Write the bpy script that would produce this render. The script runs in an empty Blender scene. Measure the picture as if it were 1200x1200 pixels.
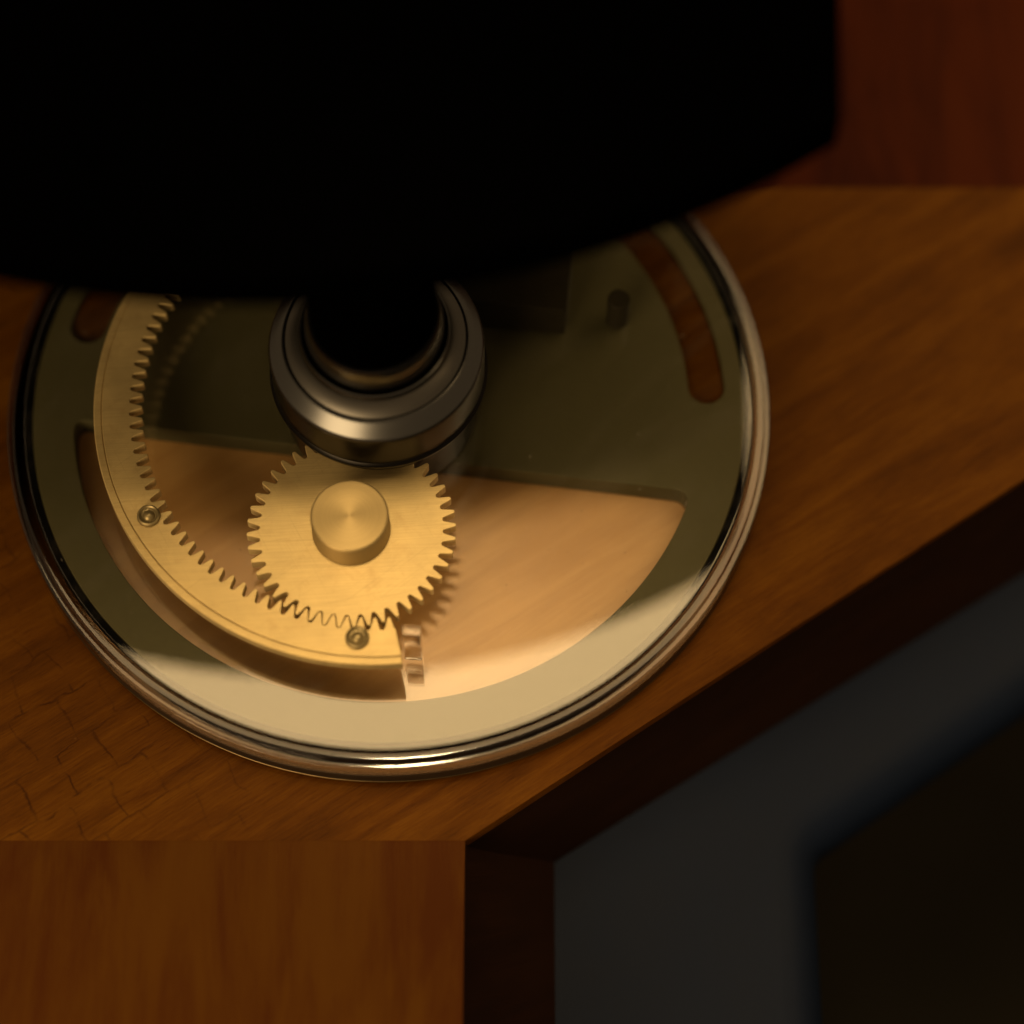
import bpy, bmesh, math, random
from mathutils import Vector, Matrix
R = math.radians
MM = 0.001
scene = bpy.context.scene
C = scene.collection

# ------------------------------------------------------------------ camera
cam_data = bpy.data.cameras.new("camera")
cam_data.sensor_fit = 'HORIZONTAL'
cam_data.sensor_width = 36.0
cam_data.lens = 18.0 / math.tan(R(11.0))
cam_data.clip_start = 0.01
cam_data.clip_end = 20.0
cam = bpy.data.objects.new("camera", cam_data)
C.objects.link(cam)
cam.location = (0.031880, -0.298076, 0.627570)
cam.rotation_euler = (R(23.5), 0, 0)
cam_data.dof.use_dof = True
cam_data.dof.focus_distance = 0.659
cam_data.dof.aperture_fstop = 2.8
scene.camera = cam

# ------------------------------------------------------------------ world (a dim warm room)
world = bpy.data.worlds.new("World")
scene.world = world
world.use_nodes = True
bg = world.node_tree.nodes["Background"]
bg.inputs[0].default_value = (1.0, 0.68, 0.36, 1)
bg.inputs[1].default_value = 0.34

# ------------------------------------------------------------------ lamp: one big warm softbox overhead
def area_lamp(name, loc, target, sx, sy, energy, color):
    d = bpy.data.lights.new(name, 'AREA')
    d.shape = 'RECTANGLE'
    d.size = sx
    d.size_y = sy
    d.energy = energy
    d.color = color
    o = bpy.data.objects.new(name, d)
    C.objects.link(o)
    o.location = loc
    o.rotation_euler = (Vector(target) - Vector(loc)).to_track_quat('-Z', 'Y').to_euler()
    return o

area_lamp("softbox", (0.26, 0.34, 0.95), (0.26, 0.34, 0.0), 1.50, 0.80, 14.0, (1.0, 0.67, 0.31))
# added fill lamp low on the left in front, brightening under the overhead body
area_lamp("side_fill", (-0.40, -0.66, 0.40), (-0.02, -0.02, 0.0), 0.45, 0.35, 6.5, (1.0, 0.70, 0.36))
# a narrow picture spot straight above the window of the base
sd = bpy.data.lights.new("spot", 'SPOT')
sd.energy = 27.0
sd.color = (1.0, 0.72, 0.38)
sd.spot_size = R(9.5)
sd.spot_blend = 0.8
sd.shadow_soft_size = 0.040
so = bpy.data.objects.new("spot", sd)
C.objects.link(so)
so.location = (-0.01, -0.014, 0.90)
so.rotation_euler = (Vector((0.010, -0.046, 0.0)) - Vector(so.location)).to_track_quat('-Z', 'Y').to_euler()

scene.view_settings.view_transform = 'Standard'
scene.view_settings.look = 'None'
scene.view_settings.exposure = 0.0
scene.view_settings.gamma = 1.0
scene.cycles.max_bounces = 16
scene.cycles.transparent_max_bounces = 24
scene.cycles.transmission_bounces = 12
scene.cycles.sample_clamp_indirect = 4.0

# ------------------------------------------------------------------ materials
def mat(name):
    m = bpy.data.materials.new(name)
    m.use_nodes = True
    nt = m.node_tree
    nt.nodes.clear()
    out = nt.nodes.new('ShaderNodeOutputMaterial')
    return m, nt, out

def N(nt, kind, **kw):
    n = nt.nodes.new(kind)
    for k, v in kw.items():
        if k.startswith('i_'):
            n.inputs[k[2:].replace('_', ' ')].default_value = v
        else:
            setattr(n, k, v)
    return n

def ramp(nt, fac, stops):
    r = nt.nodes.new('ShaderNodeValToRGB')
    e = r.color_ramp.elements
    while len(e) < len(stops):
        e.new(0.5)
    for el, (p, c) in zip(e, stops):
        el.position = p
        el.color = (c[0], c[1], c[2], 1)
    nt.links.new(fac, r.inputs[0])
    return r.outputs[0]

def mixc(nt, fac, a, b, mode='MIX'):
    n = nt.nodes.new('ShaderNodeMix')
    n.data_type = 'RGBA'
    n.blend_type = mode
    for sock, v in ((n.inputs[0], fac), (n.inputs[6], a), (n.inputs[7], b)):
        if hasattr(v, 'is_linked'):
            nt.links.new(v, sock)
        elif isinstance(v, (int, float)):
            sock.default_value = v
        else:
            sock.default_value = (*v, 1)
    return n.outputs[2]

def math_n(nt, op, a, b=None):
    n = nt.nodes.new('ShaderNodeMath')
    n.operation = op
    for s, v in zip(n.inputs, (a, b)):
        if v is None:
            continue
        if hasattr(v, 'is_linked'):
            nt.links.new(v, s)
        else:
            s.default_value = v
    return n.outputs[0]

def coords(nt, rot=0.0, scale=(1, 1, 1)):
    """object coordinates (every mesh is built in metres) turned so that x runs along the grain"""
    tc = nt.nodes.new('ShaderNodeTexCoord')
    m1 = nt.nodes.new('ShaderNodeMapping')
    m1.inputs['Rotation'].default_value = (0, 0, -rot)
    nt.links.new(tc.outputs['Object'], m1.inputs[0])
    m2 = nt.nodes.new('ShaderNodeMapping')
    m2.inputs['Scale'].default_value = scale
    nt.links.new(m1.outputs[0], m2.inputs[0])
    return m2.outputs[0]

def noise(nt, co, scale=1.0, detail=4.0, rough=0.55, dist=0.0):
    n = nt.nodes.new('ShaderNodeTexNoise')
    n.inputs['Scale'].default_value = scale
    n.inputs['Detail'].default_value = detail
    n.inputs['Roughness'].default_value = rough
    n.inputs['Distortion'].default_value = dist
    nt.links.new(co, n.inputs['Vector'])
    return n.outputs[0]

def bump(nt, h, strength, dist):
    b = nt.nodes.new('ShaderNodeBump')
    b.inputs['Strength'].default_value = strength
    b.inputs['Distance'].default_value = dist
    nt.links.new(h, b.inputs['Height'])
    return b.outputs[0]

def principled(nt, out, base=None, metallic=0.0, rough=0.5, spec=0.5, normal=None, **kw):
    p = nt.nodes.new('ShaderNodeBsdfPrincipled')
    if base is not None:
        if hasattr(base, 'is_linked'):
            nt.links.new(base, p.inputs['Base Color'])
        else:
            p.inputs['Base Color'].default_value = (*base, 1)
    p.inputs['Metallic'].default_value = metallic
    if hasattr(rough, 'is_linked'):
        nt.links.new(rough, p.inputs['Roughness'])
    else:
        p.inputs['Roughness'].default_value = rough
    p.inputs['Specular IOR Level'].default_value = spec
    if normal is not None:
        nt.links.new(normal, p.inputs['Normal'])
    for k, v in kw.items():
        s = p.inputs[k.replace('_', ' ')]
        if hasattr(v, 'is_linked'):
            nt.links.new(v, s)
        else:
            s.default_value = v
    nt.links.new(p.outputs[0], out.inputs[0])
    return p

def wood(name, angle, dark, mid, light, cracks=False, streak=1.0, rough=0.5, spec=0.03, broad_scale=150, blot_co=(0.4, (26, 34, 26))):
    m, nt, out = mat(name)
    fine = noise(nt, coords(nt, angle, (130, 2000, 60)), 1.0, 7, 0.72, 0.5)
    broad = noise(nt, coords(nt, angle, (14, broad_scale, 20)), 1.0, 4, 0.55, 0.8)
    blot = noise(nt, coords(nt, *blot_co), 1.0, 5, 0.62, 0.4)
    f = math_n(nt, 'ADD', math_n(nt, 'MULTIPLY', fine, 0.35 * streak),
               math_n(nt, 'ADD', math_n(nt, 'MULTIPLY', broad, 0.40), math_n(nt, 'MULTIPLY', blot, 0.25)))
    col = ramp(nt, f, [(0.34, dark), (0.5 * (0.75 + 0.25 * streak), mid), (0.66, light)])
    height = fine
    if cracks:
        # dark pores: short flecks lying along the grain
        pore = noise(nt, coords(nt, angle, (160, 2600, 300)), 1.0, 2, 0.5)
        pm = ramp(nt, pore, [(0.60, (0, 0, 0)), (0.72, (1, 1, 1))])
        col = mixc(nt, math_n(nt, 'MULTIPLY', pm, 0.45), col, (0.016, 0.004, 0.0008))
        # old checks: a broken net of scores along and across the grain
        co = coords(nt, angle, (1, 1, 1))
        wob = nt.nodes.new('ShaderNodeTexNoise')
        wob.inputs['Scale'].default_value = 70
        wob.inputs['Detail'].default_value = 5
        nt.links.new(co, wob.inputs['Vector'])
        sc = nt.nodes.new('ShaderNodeVectorMath')
        sc.operation = 'SCALE'
        sc.inputs['Scale'].default_value = 0.0085
        nt.links.new(wob.outputs['Color'], sc.inputs[0])
        ad = nt.nodes.new('ShaderNodeVectorMath')
        ad.operation = 'ADD'
        nt.links.new(co, ad.inputs[0])
        nt.links.new(sc.outputs[0], ad.inputs[1])
        br = nt.nodes.new('ShaderNodeTexBrick')
        br.offset = 0.37
        br.inputs['Color1'].default_value = (0, 0, 0, 1)
        br.inputs['Color2'].default_value = (0, 0, 0, 1)
        br.inputs['Mortar'].default_value = (1, 1, 1, 1)
        br.inputs['Scale'].default_value = 1.0
        br.inputs['Mortar Size'].default_value = 0.00055
        br.inputs['Mortar Smooth'].default_value = 1.0
        br.inputs['Brick Width'].default_value = 0.0115
        br.inputs['Row Height'].default_value = 0.0125
        nt.links.new(ad.outputs[0], br.inputs['Vector'])
        gap = ramp(nt, noise(nt, coords(nt, 0, (150, 150, 150)), 1.0, 2), [(0.40, (0, 0, 0)), (0.60, (1, 1, 1))])
        reg = noise(nt, coords(nt, 0, (16, 16, 16)), 1.0, 2)
        regm = ramp(nt, reg, [(0.42, (0, 0, 0)), (0.56, (1, 1, 1))])
        sep = nt.nodes.new('ShaderNodeSeparateXYZ')
        nt.links.new(coords(nt, 0), sep.inputs[0])
        left = nt.nodes.new('ShaderNodeMapRange')
        left.inputs['From Min'].default_value = -0.005
        left.inputs['From Max'].default_value = -0.05
        left.inputs['To Min'].default_value = 0.12
        nt.links.new(sep.outputs[0], left.inputs[0])
        k = math_n(nt, 'MULTIPLY', math_n(nt, 'MULTIPLY', br.outputs['Color'], gap),
                   math_n(nt, 'MULTIPLY', left.outputs[0], math_n(nt, 'ADD', math_n(nt, 'MULTIPLY', regm, 0.6), 0.4)))
        col = mixc(nt, math_n(nt, 'MULTIPLY', k, 0.72), col, (0.014, 0.004, 0.001))
        height = math_n(nt, 'SUBTRACT', fine, math_n(nt, 'MULTIPLY', k, 1.2))
        # a few pale specks and scuffs
        v = nt.nodes.new('ShaderNodeTexVoronoi')
        v.inputs['Scale'].default_value = 95
        nt.links.new(coords(nt, 0.3, (1, 1.4, 1)), v.inputs['Vector'])
        sp = ramp(nt, v.outputs['Distance'], [(0.0, (1, 1, 1)), (0.045, (0, 0, 0))])
        keep = ramp(nt, noise(nt, coords(nt, 0, (70, 70, 70)), 1.0, 2), [(0.55, (0, 0, 0)), (0.60, (1, 1, 1))])
        col = mixc(nt, math_n(nt, 'MULTIPLY', math_n(nt, 'MULTIPLY', sp, keep), 0.35), col, (0.22, 0.11, 0.045))
    rg = math_n(nt, 'ADD', rough - 0.08, math_n(nt, 'MULTIPLY', blot, 0.16))
    principled(nt, out, col, 0, rg, spec, bump(nt, height, 0.25, 0.0003))
    return m

GRAIN = R(34.0)
M = {}
M['wood'] = wood('oiled_wood', GRAIN, (0.026, 0.0078, 0.0004), (0.058, 0.0190, 0.0008), (0.092, 0.035, 0.0022), cracks=True)
M['wood_front'] = wood('front_streak_wood', R(90), (0.037, 0.0095, 0.0004), (0.051, 0.0175, 0.0008), (0.062, 0.0245, 0.0015), streak=0.4, broad_scale=70, blot_co=(R(90), (2, 60, 20)))
M['wood_back'] = wood('back_streak_wood', R(90), (0.018, 0.0024, 0.0002), (0.029, 0.0046, 0.0003), (0.042, 0.0082, 0.0005), streak=0.4, broad_scale=70, blot_co=(R(90), (2, 60, 20)))
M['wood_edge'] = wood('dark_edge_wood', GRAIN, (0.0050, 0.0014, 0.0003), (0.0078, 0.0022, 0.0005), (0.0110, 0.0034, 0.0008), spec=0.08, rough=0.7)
M['lit_wood'] = wood('lit_window_wood', GRAIN, (0.37, 0.192, 0.056), (0.44, 0.242, 0.078), (0.50, 0.288, 0.098), streak=0.35, rough=0.42, spec=1.0)  # pale tone: part of the light on the window floor is in the colour

def brass(name, base, rough, dirx=(60, 5000, 60), metal=0.72):
    m, nt, out = mat(name)
    br = noise(nt, coords(nt, R(3), dirx), 1.0, 4, 0.6)
    blot = noise(nt, coords(nt, 0, (70, 70, 70)), 1.0, 4, 0.6)
    d = tuple(c * 0.78 for c in base)
    l = tuple(min(1, c * 1.08) for c in base)
    col = ramp(nt, math_n(nt, 'ADD', math_n(nt, 'MULTIPLY', br, 0.5), math_n(nt, 'MULTIPLY', blot, 0.5)),
               [(0.36, d), (0.62, l)])
    tarn = ramp(nt, noise(nt, coords(nt, 1.0, (190, 150, 100)), 1.0, 6, 0.7, 0.6), [(0.52, (0, 0, 0)), (0.72, (1, 1, 1))])
    col = mixc(nt, math_n(nt, 'MULTIPLY', tarn, 0.30), col, tuple(c * k for c, k in zip(base, (0.55, 0.45, 0.38))))
    for ang_, sc_, th in ((R(38), 3500, 0.665), (R(-62), 4200, 0.68), (R(12), 2800, 0.675)):
        scr = ramp(nt, noise(nt, coords(nt, ang_, (45, sc_, 45)), 1.0, 2, 0.5), [(th, (0, 0, 0)), (th + 0.03, (1, 1, 1))])
        col = mixc(nt, math_n(nt, 'MULTIPLY', scr, 0.28), col, tuple(c * 0.55 for c in base))
    rg = math_n(nt, 'ADD', rough - 0.05, math_n(nt, 'MULTIPLY', blot, 0.10))
    principled(nt, out, col, metal, rg, 0.5, bump(nt, br, 0.10, 0.00006))
    return m

M['brass'] = brass('satin_brass', (0.46, 0.345, 0.150), 0.58)
M['old_brass'] = brass('dull_bronze', (0.20, 0.155, 0.07), 0.42)

def turned(name, base, rough, center, aniso=0.8, arot=0.0):
    m, nt, out = mat(name)
    tan = nt.nodes.new('ShaderNodeTangent')
    tan.direction_type = 'RADIAL'
    tan.axis = 'Z'
    tc = nt.nodes.new('ShaderNodeTexCoord')
    ln = nt.nodes.new('ShaderNodeVectorMath')
    ln.operation = 'LENGTH'
    mp = nt.nodes.new('ShaderNodeMapping')
    mp.inputs['Scale'].default_value = (1, 1, 0)
    nt.links.new(tc.outputs['Object'], mp.inputs[0])
    nt.links.new(mp.outputs[0], ln.inputs[0])
    nz = nt.nodes.new('ShaderNodeTexNoise')
    nz.noise_dimensions = '1D'
    nz.inputs['Scale'].default_value = 4500
    nz.inputs['Detail'].default_value = 3
    nt.links.new(ln.outputs['Value'], nz.inputs['W'])
    col = ramp(nt, nz.outputs[0], [(0.3, tuple(c * 0.85 for c in base)), (0.7, tuple(min(1, c * 1.08) for c in base))])
    principled(nt, out, col, 1.0, rough, 0.5, bump(nt, nz.outputs[0], 0.06, 0.00004),
               Anisotropic=aniso, Tangent=tan.outputs[0], Anisotropic_Rotation=arot)
    return m

M['turned_brass'] = turned('turned_brass', (0.31, 0.232, 0.105), 0.55, (0, 0), 0.45, 0.25)
M['steel'] = turned('turned_steel', (0.085, 0.084, 0.081), 0.26, (0, 0), 0.5)
M['mid_steel'] = turned('grey_steel', (0.085, 0.08, 0.072), 0.36, (0, 0), 0.4)
M['dark_steel'] = turned('blackened_steel', (0.011, 0.010, 0.009), 0.3, (0, 0), 0.3)

def simple(name, base, metallic, rough, spec=0.5, nscale=300, namp=0.12):
    m, nt, out = mat(name)
    n = noise(nt, coords(nt, 0, (nscale, nscale, nscale)), 1.0, 4, 0.6)
    col = ramp(nt, n, [(0.3, tuple(c * (1 - namp) for c in base)), (0.7, tuple(c * (1 + namp) for c in base))])
    rg = math_n(nt, 'ADD', rough - 0.04, math_n(nt, 'MULTIPLY', n, 0.08))
    principled(nt, out, col, metallic, rg, spec)
    return m

M['plate'] = simple('olive_black_metal', (0.068, 0.061, 0.030), 0.0, 0.55, 0.12, 500, 0.05)
M['block'] = simple('shaded_block_metal', (0.011, 0.009, 0.0045), 0.0, 0.6, 0.04)  # darker than the plate: shade on block and peg put into the colour
M['dark_gap'] = simple('gap_black', (0.002, 0.002, 0.002), 0.0, 0.8, 0.05)  # black of the shaded gap round the plate
M['dark_band'] = simple('blackened_band', (0.012, 0.009, 0.006), 0.0, 0.4, 0.3)
M['bronze_lip'] = simple('dark_bronze', (0.11, 0.075, 0.035), 1.0, 0.35)
M['black'] = simple('matt_black_velvet', (0.0002, 0.00018, 0.00018), 0.0, 1.0, 0.0)
M['grey'] = simple('grey_laminate', (0.0023, 0.0054, 0.0150), 0.0, 0.6, 0.1, 40, 0.08)
M['floor'] = simple('dark_floor', (0.010, 0.0085, 0.0055), 0.0, 0.8, 0.05, 10, 0.3)

def clear_cover(name, ior, tint, rough=0.004, dust=0.0):
    m, nt, out = mat(name)
    tr = N(nt, 'ShaderNodeBsdfTransparent')
    tr.inputs[0].default_value = (*tint, 1)
    gl = N(nt, 'ShaderNodeBsdfGlossy')
    gl.inputs['Roughness'].default_value = rough
    fr = N(nt, 'ShaderNodeFresnel')
    # a thin sheet: the light leaves it at the angle it came in, so both faces reflect alike
    geo = N(nt, 'ShaderNodeNewGeometry')
    fl_ = N(nt, 'ShaderNodeMix')
    fl_.inputs[2].default_value = ior
    fl_.inputs[3].default_value = 1.0 / ior
    nt.links.new(geo.outputs['Backfacing'], fl_.inputs[0])
    nt.links.new(fl_.outputs[0], fr.inputs['IOR'])
    mx = N(nt, 'ShaderNodeMixShader')
    nt.links.new(fr.outputs[0], mx.inputs[0])
    nt.links.new(tr.outputs[0], mx.inputs[1])
    nt.links.new(gl.outputs[0], mx.inputs[2])
    if dust > 0:
        v = N(nt, 'ShaderNodeTexVoronoi')
        v.inputs['Scale'].default_value = 230
        nt.links.new(coords(nt, 0.5, (1, 1, 0.3)), v.inputs['Vector'])
        sp = ramp(nt, v.outputs['Distance'], [(0.03, (1, 1, 1)), (0.085, (0, 0, 0))])
        keep = ramp(nt, noise(nt, coords(nt, 0, (160, 160, 50)), 1.0, 2), [(0.54, (0, 0, 0)), (0.62, (1, 1, 1))])
        smear = ramp(nt, noise(nt, coords(nt, 0.7, (18, 60, 10)), 1.0, 5, 0.65, 1.2), [(0.48, (0, 0, 0)), (0.75, (1, 1, 1))])
        df = N(nt, 'ShaderNodeBsdfDiffuse')
        df.inputs[0].default_value = (0.40, 0.36, 0.30, 1)
        m2 = N(nt, 'ShaderNodeMixShader')
        k = math_n(nt, 'ADD', math_n(nt, 'MULTIPLY', math_n(nt, 'MULTIPLY', sp, keep), dust), math_n(nt, 'MULTIPLY', smear, 0.018))
        nt.links.new(k, m2.inputs[0])
        nt.links.new(mx.outputs[0], m2.inputs[1])
        nt.links.new(df.outputs[0], m2.inputs[2])
        mx = m2
    nt.links.new(mx.outputs[0], out.inputs[0])
    return m

M['cover'] = clear_cover('clear_cover_glass', 1.82, (0.97, 0.97, 0.95), dust=0.22)

M['rim'] = clear_cover('clear_rim_glass', 1.58, (0.72, 0.62, 0.51), 0.08)

def glass(name, ior, rough, col):
    m, nt, out = mat(name)
    g = N(nt, 'ShaderNodeBsdfGlass')
    g.inputs['Color'].default_value = (*col, 1)
    g.inputs['Roughness'].default_value = rough
    g.inputs['IOR'].default_value = ior
    nt.links.new(g.outputs[0], out.inputs[0])
    return m

M['acrylic'] = glass('clear_acrylic', 1.55, 0.02, (0.97, 0.95, 0.92))

# ------------------------------------------------------------------ mesh helpers (all sizes in millimetres)
def finish(name, me, material, parent=None, smooth=True, loc=None):
    me.materials.clear()
    me.materials.append(material)
    if smooth:
        for p in me.polygons:
            p.use_smooth = True
        me.set_sharp_from_angle(angle=R(32))
        for p in me.polygons:
            if abs(p.normal.z) > 0.9995:                 # flat tops stay truly flat
                p.use_smooth = False
    o = bpy.data.objects.new(name, me)
    C.objects.link(o)
    if loc is not None:
        o.location = [v * MM for v in loc]
    if parent is not None:
        o.parent = parent
    return o

def thing(name, label, cat, loc=(0, 0, 0), group=None, kind=None):
    o = bpy.data.objects.new(name, None)
    o.empty_display_size = 0.01
    C.objects.link(o)
    o.location = [v * MM for v in loc]
    o['label'] = label
    o['category'] = cat
    if group:
        o['group'] = group
    return o

def slab(name, loops, z0, z1, bevel, material, parent=None, origin=(0, 0), res=2):
    """a plate cut out of 2D outlines (holes are further loops), with rounded edges"""
    cu = bpy.data.curves.new(name, 'CURVE')
    cu.dimensions = '2D'
    cu.fill_mode = 'BOTH'
    h = (z1 - z0) / 2
    cu.extrude = (h - bevel) * MM
    cu.bevel_depth = bevel * MM
    cu.bevel_resolution = res
    cu.offset = -bevel * MM
    for pts in loops:
        sp = cu.splines.new('POLY')
        sp.points.add(len(pts) - 1)
        for q, (x, y) in zip(sp.points, pts):
            q.co = ((x - origin[0]) * MM, (y - origin[1]) * MM, 0, 1)
        sp.use_cyclic_u = True
    tmp = bpy.data.objects.new('tmp_outline', cu)
    C.objects.link(tmp)
    dg = bpy.context.evaluated_depsgraph_get()
    me = bpy.data.meshes.new_from_object(tmp.evaluated_get(dg))
    bpy.data.objects.remove(tmp)
    bpy.data.curves.remove(cu)
    me.name = name
    me.transform(Matrix.Translation((origin[0] * MM, origin[1] * MM, (z0 + h) * MM)))
    bm = bmesh.new()
    bm.from_mesh(me)
    bmesh.ops.remove_doubles(bm, verts=bm.verts, dist=1e-7)
    bmesh.ops.recalc_face_normals(bm, faces=bm.faces)
    bm.to_mesh(me)
    bm.free()
    return finish(name, me, material, parent)

def lathe(name, prof, material, parent=None, seg=160, closed=False, loc=None):
    """turn a profile of (radius, z) round the vertical axis"""
    bm = bmesh.new()
    rings = []
    for r, z in prof:
        if r < 1e-6:
            rings.append([bm.verts.new((0, 0, z * MM))])
        else:
            rings.append([bm.verts.new((r * MM * math.cos(2 * math.pi * k / seg), r * MM * math.sin(2 * math.pi * k / seg), z * MM)) for k in range(seg)])
    pairs = list(zip(rings, rings[1:]))
    if closed:
        pairs.append((rings[-1], rings[0]))
    for a, b in pairs:
        for k in range(seg):
            k2 = (k + 1) % seg
            if len(a) == 1 and len(b) == 1:
                continue
            if len(a) == 1:
                bm.faces.new((a[0], b[k], b[k2]))
            elif len(b) == 1:
                bm.faces.new((a[k2], a[k], b[0]))
            else:
                bm.faces.new((a[k], b[k], b[k2], a[k2]))
    bmesh.ops.recalc_face_normals(bm, faces=bm.faces)
    me = bpy.data.meshes.new(name)
    bm.to_mesh(me)
    bm.free()
    return finish(name, me, material, parent, True, loc)

def arc(cx, cy, r, a0, a1, n):
    return [(cx + r * math.cos(R(a0 + (a1 - a0) * k / n)), cy + r * math.sin(R(a0 + (a1 - a0) * k / n))) for k in range(n + 1)]

def rounded(pts, idx, rad, n=8):
    """round the corners idx of a polygon by stepping rad along both sides"""
    out = []
    L = len(pts)
    for i, p in enumerate(pts):
        if i not in idx:
            out.append(p)
            continue
        P, A, B = Vector(p), Vector(pts[i - 1]), Vector(pts[(i + 1) % L])
        a = P + (A - P).normalized() * min(rad, (A - P).length * 0.9)
        b = P + (B - P).normalized() * min(rad, (B - P).length * 0.9)
        for k in range(n + 1):
            t = k / n
            q = a * (1 - t) ** 2 + P * (2 * t * (1 - t)) + b * t * t
            out.append((q.x, q.y))
    return out

def box(name, x0, x1, y0, y1, z0, z1, bev, material, parent=None):
    return slab(name, [rounded([(x0, y0), (x1, y0), (x1, y1), (x0, y1)], (0, 1, 2, 3), bev * 1.5, 4)], z0, z1, bev, material, parent)

# ------------------------------------------------------------------ setting: floor, grey table, wooden board
def quad(name, pts, z, material):
    me = bpy.data.meshes.new(name)
    me.from_pydata([(x * MM, y * MM, z * MM) for x, y in pts], [], [tuple(range(len(pts)))])
    return finish(name, me, material, None, False)

fl = quad('floor', [(-3000, -3000), (3000, -3000), (3000, 3000), (-3000, 3000)], -420, M['floor'])
fl['kind'] = 'structure'

table = thing('side_table', 'dull blue grey tabletop below the wooden board, its rounded edge fading into the dark', 'table', (0, 0, -420))
slab('tabletop', [rounded([(-260, -330), (114, -330), (112.5, -103), (330, 49), (330, 330), (-260, 330)], (1, 2), 4)],
     -70, -44.4, 11, M['grey'], table, res=5)
table.children[0].location.z = 420 * MM
leg_mesh = None
for (x, y) in ((-225, -300), (80, -300), (-225, 295), (295, 295)):
    if leg_mesh is None:
        lg = box('leg', x - 14, x + 14, y - 14, y + 14, 0, 350.5, 2, M['edge'] if 'edge' in M else M['wood_edge'], table)
        leg_mesh, x0_, y0_ = lg.data, x, y
    else:
        lg = bpy.data.objects.new('leg', leg_mesh)
        C.objects.link(lg)
        lg.parent = table
        lg.location = ((x - x0_) * MM, (y - y0_) * MM, 0)

board = thing('wooden_board', 'worn orange brown wooden board under the round gear base', 'board')
front_y, back_y = -113.5, 71.9
def edge_x(y):                     # the slanting right edge of the board on its top face
    return 20.3 + (y + 113.5) * (145.32 / 97.77)
Z_SIDE = -8.0
def plank(name, pts, material, bev):
    return slab(name, [pts], Z_SIDE, 0.0, bev, material, board)
plank('plank', [(-300, front_y + .006), (edge_x(front_y), front_y + .006), (edge_x(back_y), back_y - .03), (-300, back_y - .03)], M['wood'], 0.03)
plank('plank', [(-300, -330), (19.0, -330), (20.3, front_y - .006), (-300, front_y - .006)], M['wood_front'], 0.03)  # added plank: its grain stands in for stretched streaks along the lower border
plank('plank', [(-300, back_y + .03), (edge_x(back_y), back_y + .03), (edge_x(back_y) + 60, 330), (-300, 330)], M['wood_back'], 0.15)  # likewise added, its red streaks standing in for the upper border
# the dark body under the planks flares out to its foot
def skirt():
    ex = edge_x(back_y)
    top = [(-299, -329), (18.6, -329), (19.9, -113.4), (ex - .5, 71.9), (ex + 59, 329), (-299, 329)]
    foot = [(-299, -331), (42.6, -331), (43.0, -106.4), (ex + 8, 58.5), (ex + 70, 331), (-299, 331)]
    prof = [(0.0, -0.9), (0.06, -7.5), (0.35, -20.0), (0.85, -38.0), (1.0, -44.0)]
    bm = bmesh.new()
    rows = []
    for t, z in prof:
        rows.append([bm.verts.new(((a[0] + (b[0] - a[0]) * t) * MM, (a[1] + (b[1] - a[1]) * t) * MM, z * MM)) for a, b in zip(top, foot)])
    n = len(top)
    for a, b in zip(rows, rows[1:]):
        for k in range(n):
            bm.faces.new((a[k], a[(k + 1) % n], b[(k + 1) % n], b[k]))
    bm.faces.new(rows[0])
    bm.faces.new(list(reversed(rows[-1])))
    # sit just inside the planks at the top
    bmesh.ops.recalc_face_normals(bm, faces=bm.faces)
    me = bpy.data.meshes.new('body')
    bm.to_mesh(me)
    bm.free()
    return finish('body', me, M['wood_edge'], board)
skirt()

# ------------------------------------------------------------------ the round base with its covered plate
base = thing('display_base', 'round olive black base with cut-out windows under a clear glass cover, on the wood', 'display base', (0, 0, 0))
lathe('bottom_lip', [(80, 0.1), (98.3, 0.1), (98.7, 0.4), (98.7, 0.9), (98.3, 1.2), (80, 1.2)], M['bronze_lip'], base, 256, True)
lathe('dark_band', [(97.9, 1.3), (98.5, 1.3), (98.8, 1.6), (98.8, 5.7), (98.5, 6.0), (97.9, 6.0)], M['dark_band'], base, 256, True)
lathe('floor_disc', [(0, 4.0), (91.5, 4.0), (91.9, 3.6), (91.9, 1.3), (79.9, 1.3), (79.9, 0.1), (0, 0.1)], M['wood'], base, 128)
# plate
chord = lambda x: -14.6 - 0.1287 * x
RW = 81.6
def hit(sgn):
    a, b, c = 1 + 0.1287 ** 2, 2 * 14.6 * 0.1287, 14.6 ** 2 - RW ** 2
    x = (-b + sgn * math.sqrt(b * b - 4 * a * c)) / (2 * a)
    return x, chord(x)
xr, xl = hit(1), hit(-1)
ar, al = math.degrees(math.atan2(xr[1], xr[0])), math.degrees(math.atan2(xl[1], xl[0]))
if al > 0:
    al -= 360
window = arc(0, 0, RW, ar, al, 120)
window = rounded(window, (0, len(window) - 1), 1.6, 4)
window = [p for p in window]
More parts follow.
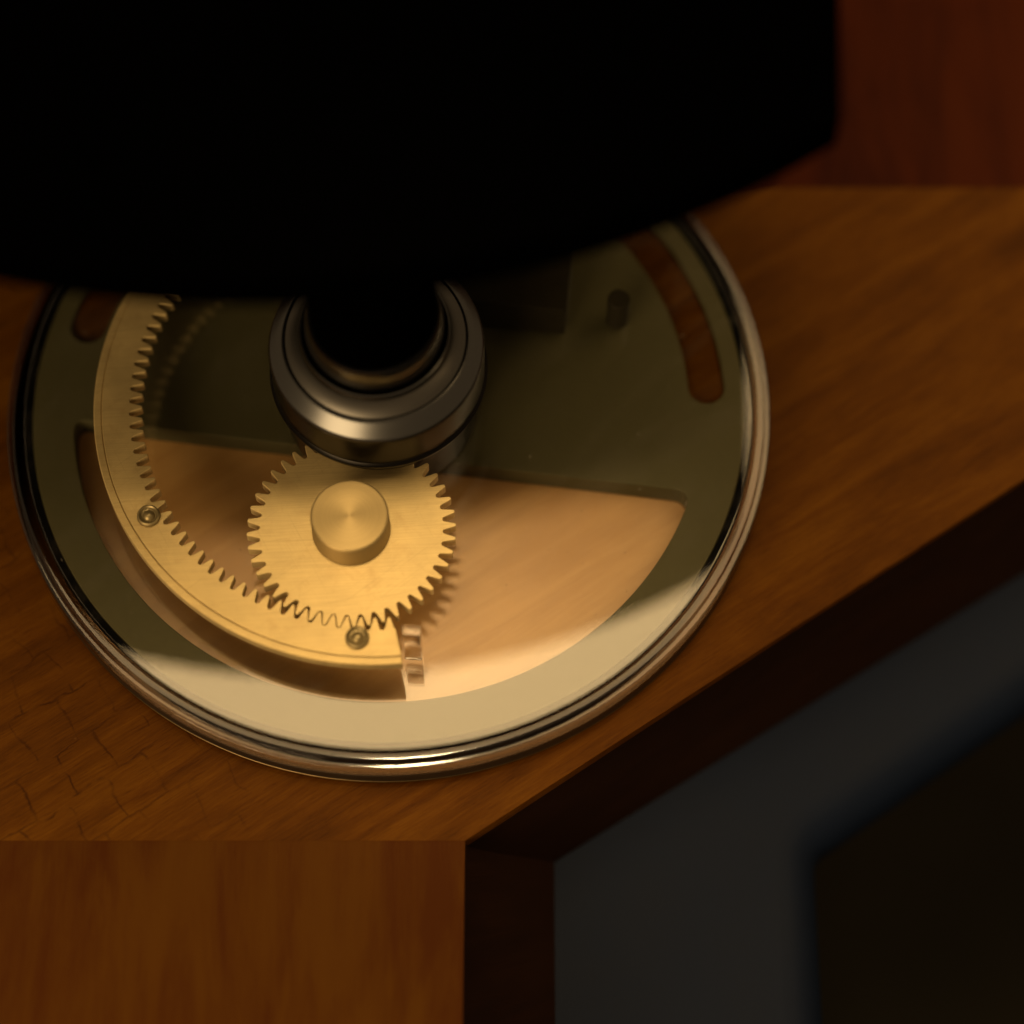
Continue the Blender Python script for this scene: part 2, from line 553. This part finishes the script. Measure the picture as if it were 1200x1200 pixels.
# bigger corner rounding: replace the ends by hand
def big_corner_window():
    d = 5.0
    a_d = math.degrees(d / RW)
    body = arc(0, 0, RW, ar - a_d, al + a_d, 120)
    u = (Vector(xl) - Vector(xr)).normalized()
    def bez(a, p, b, n=8):
        return [tuple(a * (1 - t) ** 2 + p * (2 * t * (1 - t)) + b * t * t) for t in (k / n for k in range(1, n))]
    pr, pl = Vector(xr), Vector(xl)
    r_in, l_in = pr + u * d, pl - u * 3.0
    pts = list(body)
    pts += bez(Vector(body[-1]), pl, l_in) + [tuple(l_in)]
    pts += [tuple(r_in)] + bez(r_in, pr, Vector(body[0]))
    return pts
def slot(rc, w, a0, a1):
    o = arc(0, 0, rc + w / 2, a0, a1, 40)
    e1 = (rc * math.cos(R(a1)), rc * math.sin(R(a1)))
    e0 = (rc * math.cos(R(a0)), rc * math.sin(R(a0)))
    cap1 = arc(*e1, w / 2, a1, a1 + 180, 12)[1:-1]
    i = arc(0, 0, rc - w / 2, a1, a0, 40)
    cap0 = arc(*e0, w / 2, a0 + 180, a0 + 360, 12)[1:-1]
    return o + cap1 + i + cap0
panel_pts = [(x * 1.015, (y - 0.9) * 1.015 + 1.9) for x, y in big_corner_window()]
plate_loops = [arc(0, 0, 92.2, 0, 360, 220)[:-1], big_corner_window(), slot(82.6, 9.4, 3.5, 58), slot(82.6, 9.4, 112, 164)]
plate = slab('cover_plate', plate_loops, 4.4, 12.0, 0.25, M['plate'], base)
slab('lit_floor_panel', [panel_pts], 4.02, 4.09 + 0.2, 0.02, M['lit_wood'], base)  # thin panel carrying the painted brightness of the lit wood below the window
slab('slot_floor', [slot(82.6, 9.3, 3.52, 57.98)], 4.1, 10.6, 0.05, M['wood'], base)
slab('slot_floor', [slot(82.6, 9.3, 112.02, 163.98)], 4.1, 10.6, 0.05, M['wood'], base)
lathe('dark_gap', [(92.4, 6.1), (94.4, 6.1), (94.4, 12.0), (92.4, 12.0)], M['dark_gap'], base, 256, True)  # black ring standing in for the dark gap between plate and rim
lathe('glass_cover', [(0, 13.2), (60, 13.2), (90, 13.2), (94.0, 13.2), (94.25, 13.1), (94.3, 12.9), (94.3, 12.15), (94.0, 12.15), (0, 12.15)], M['cover'], base, 256)
lathe('clear_rim', [(94.6, 6.2), (94.6, 12.7), (94.7, 12.95), (94.95, 13.12), (95.4, 13.16), (96.0, 13.15), (96.6, 13.11), (97.0, 13.05), (97.25, 12.9),
                    (97.35, 12.6), (97.4, 11.9), (97.5, 11.62), (97.75, 11.55), (98.2, 11.52), (98.6, 11.47), (98.85, 11.3), (98.98, 11.0), (99.0, 10.6),
                    (99.0, 6.5), (98.7, 6.2)], M['rim'], base, 256, True)
# raised block and peg standing on the plate, left proud of the cover
blk = slab('block', [rounded([(18, 22.6), (45.7, 19.57), (47.6, 37.5), (20, 40.5)], (0, 1, 2, 3), 0.8, 4)], 13.4, 27.0, 0.35, M['block'], base)
lathe('peg', [(0, 25.0), (2.5, 25.0), (2.9, 24.6), (2.9, 13.3), (0, 13.3)], M['block'], base, 48, loc=(59.5, 24.1, 0))

# ------------------------------------------------------------------ column of turned rings rising from the base
AX = (-1.7, -0.3)
DZ = -8.5
col = thing('pivot_column', 'stepped column of turned dark steel rings standing at the centre of the base', 'column', (AX[0], AX[1], 13.3))
def cl(name, prof, m, parent=col):
    return lathe(name, [(r * 1.01, max(z + (DZ if z > 14.5 and z < 110 else 0), 13.4) - 13.3) for r, z in prof], m, parent, 192)
cl('foot', [(0, 13.4), (24.2, 13.4), (24.6, 13.9), (24.6, 40.4), (0, 40.4)], M['dark_steel'])
cl('flange', [(0, 40.6), (26.6, 40.6), (27.1, 41.0), (27.2, 41.9), (26.9, 42.4), (26.5, 42.8), (26.5, 53.6), (26.4, 54.4), (0, 54.4)], M['dark_steel'])
cl('shoulder_ring', [(22.0, 54.5), (26.35, 54.5), (26.5, 54.9), (26.3, 55.6), (25.9, 56.0), (24.6, 57.3), (23.2, 58.6), (22.7, 59.0), (22.3, 59.1), (22.0, 59.0)], M['steel'])
cl('band', [(17.8, 54.6), (21.9, 54.6), (21.98, 59.2), (21.6, 59.5), (18.9, 61.6), (18.4, 61.7), (17.9, 61.0)], M['mid_steel'])
cl('ridge', [(15.5, 54.7), (17.7, 54.7), (18.5, 61.9), (18.6, 62.5), (18.3, 63.2), (17.9, 63.4), (17.5, 63.0), (17.2, 62.4), (16.9, 62.3), (15.5, 62.3)], M['steel'])
cl('collar', [(15.2, 62.5), (17.0, 62.5), (16.9, 66.0), (16.6, 69.0), (16.3, 70.6), (15.9, 71.4), (15.2, 71.6)], M['steel'])
cl('spindle', [(0, 54.8), (15.1, 54.8), (15.1, 121.8), (0, 121.8)], M['black'])

# ------------------------------------------------------------------ black round body overhead, carried by the spindle
HC, HR, HZ = (-26.6, 199.4), 230.3, 123.5
top = thing('black_housing', 'large black round-fronted body overhead, hiding the back of the column', 'housing', (AX[0], AX[1], 122))
a_r = -math.degrees(math.acos((103.6 - HC[0]) / HR))
outl = arc(HC[0], HC[1], HR, -175, a_r, 140) + [(105.3, 60), (108, 120), (112, 330), (-256, 330)]
hs = slab('plate', [outl], HZ, HZ + 14, 1.5, M['black'], top)
hs.location = (-AX[0] * MM, -AX[1] * MM, -122 * MM)
lathe('hub', [(0, 0.0), (22, 0.0), (22, 1.4), (0, 1.4)], M['black'], top, 64)
lathe('upper_disc', [(0, 15.6), (90, 15.6), (92, 17.6), (92, 23.6), (90, 25.6), (0, 25.6)], M['black'], top, 96, loc=(-20, 190, 0))

# ------------------------------------------------------------------ gears
def gear_outline(cx, cy, n, r_root, r_tip, phase, a0=None, a1=None, inner=False):
    """rounded trapezoid teeth; for an inner gear r_root > r_tip and the teeth point inwards"""
    pts = []
    p = 2 * math.pi / n
    ks = range(n) if a0 is None else range(a0, a1)
    prof = [(-0.50, 0.0), (-0.42, 0.0), (-0.36, 0.06), (-0.30, 0.22), (-0.155, 0.80), (-0.115, 0.94), (-0.07, 1.0),
            (0.07, 1.0), (0.115, 0.94), (0.155, 0.80), (0.30, 0.22), (0.36, 0.06), (0.42, 0.0)]
    for k in ks:
        for t, h in prof:
            a = phase + (k + t) * p
            r = r_root + (r_tip - r_root) * h
            pts.append((cx + r * math.cos(a), cy + r * math.sin(a)))
    return pts

RC = (-1.9, -4.8)
ang = math.atan2(-36.6, -6.1)
GC = (RC[0] + 37.05 * math.cos(ang), RC[1] + 37.05 * math.sin(ang))
G0, G1 = 22.9, 26.4
gear = thing('spur_gear', 'round brass spur gear with a turned knob in its centre, meshing inside the toothed arc', 'gear', (GC[0], GC[1], 13.3))
# a tooth gap of the wheel faces the arc's tooth on the line of centres
wheel = slab('wheel', [gear_outline(0, 0, 44, 22.8, 26.0, ang + math.pi / 44)], G0 - 13.3, G1 - 13.3, 0.14, M['brass'], gear)
lathe('knob', [(0, 21.8), (9.2, 21.8), (9.35, 21.7), (9.65, 21.2), (9.65, 13.6), (9.75, 13.2), (0, 13.2)], M['turned_brass'], gear, 96)
lathe('axle', [(0, 0.05), (3.0, 0.05), (3.0, 9.5), (0, 9.5)], M['old_brass'], gear, 32)

seg = thing('toothed_arc', 'curved brass rack with inward teeth, swept round the left of the wheel', 'gear', (0, 0, 13.3))
NR = 111
pr = 2 * math.pi / NR
k_end = math.floor((R(-83.6) - ang) / pr - 0.46)
k_start = k_end - 52
teeth = gear_outline(RC[0], RC[1], NR, 63.2, 60.0, ang, k_start, k_end + 1, True)
a_s = ang + (k_start - 0.5) * pr
a_e = ang + (k_end + 0.66) * pr
body = teeth + arc(RC[0], RC[1], 70.2, math.degrees(a_e), math.degrees(a_s), 120)
slab('toothed_body', [body], G0 - 13.3, G1 - 13.3, 0.14, M['brass'], seg)
strip = arc(RC[0], RC[1], 70.27, math.degrees(a_s), math.degrees(a_e), 120) + arc(RC[0], RC[1], 72.3, math.degrees(a_e), math.degrees(a_s), 120)
slab('outer_strip', [strip], G0 - 13.3, G1 - 13.45, 0.30, M['brass'], seg)
SCREW = [(2.0, 0.0), (2.75, 0.05), (2.95, 0.5), (2.8, 1.1), (2.4, 1.35), (2.05, 1.1), (1.85, 0.7), (1.6, 0.65), (1.4, 1.0), (1.0, 1.45), (0.5, 1.7), (0, 1.75)]
sc = None
for (x, y) in ((-58.4, -38.0), (-5.8, -70.3)):
    if sc is None:
        sc = lathe('screw', SCREW, M['old_brass'], seg, 40, loc=(x, y, G1 - 13.25))
        st = lathe('standoff', [(0, 0.05), (2.2, 0.05), (2.2, 9.5), (0, 9.5)], M['cover'], seg, 24, loc=(x, y, 0))
    else:
        for src in (sc, st):
            c = src.copy()
            C.objects.link(c)
            c.parent = seg
            c.location = (x * MM, y * MM, src.location.z)
ps = slab('end_post', [rounded([(5.2, -71.0), (9.7, -71.3), (9.8, -68.4), (5.1, -68.1)], (0, 1, 2, 3), 0.5, 3)], 0.1, 17.0, 0.3, M['acrylic'], seg)
ps['label'] = 'clear acrylic post at the end of the arc'
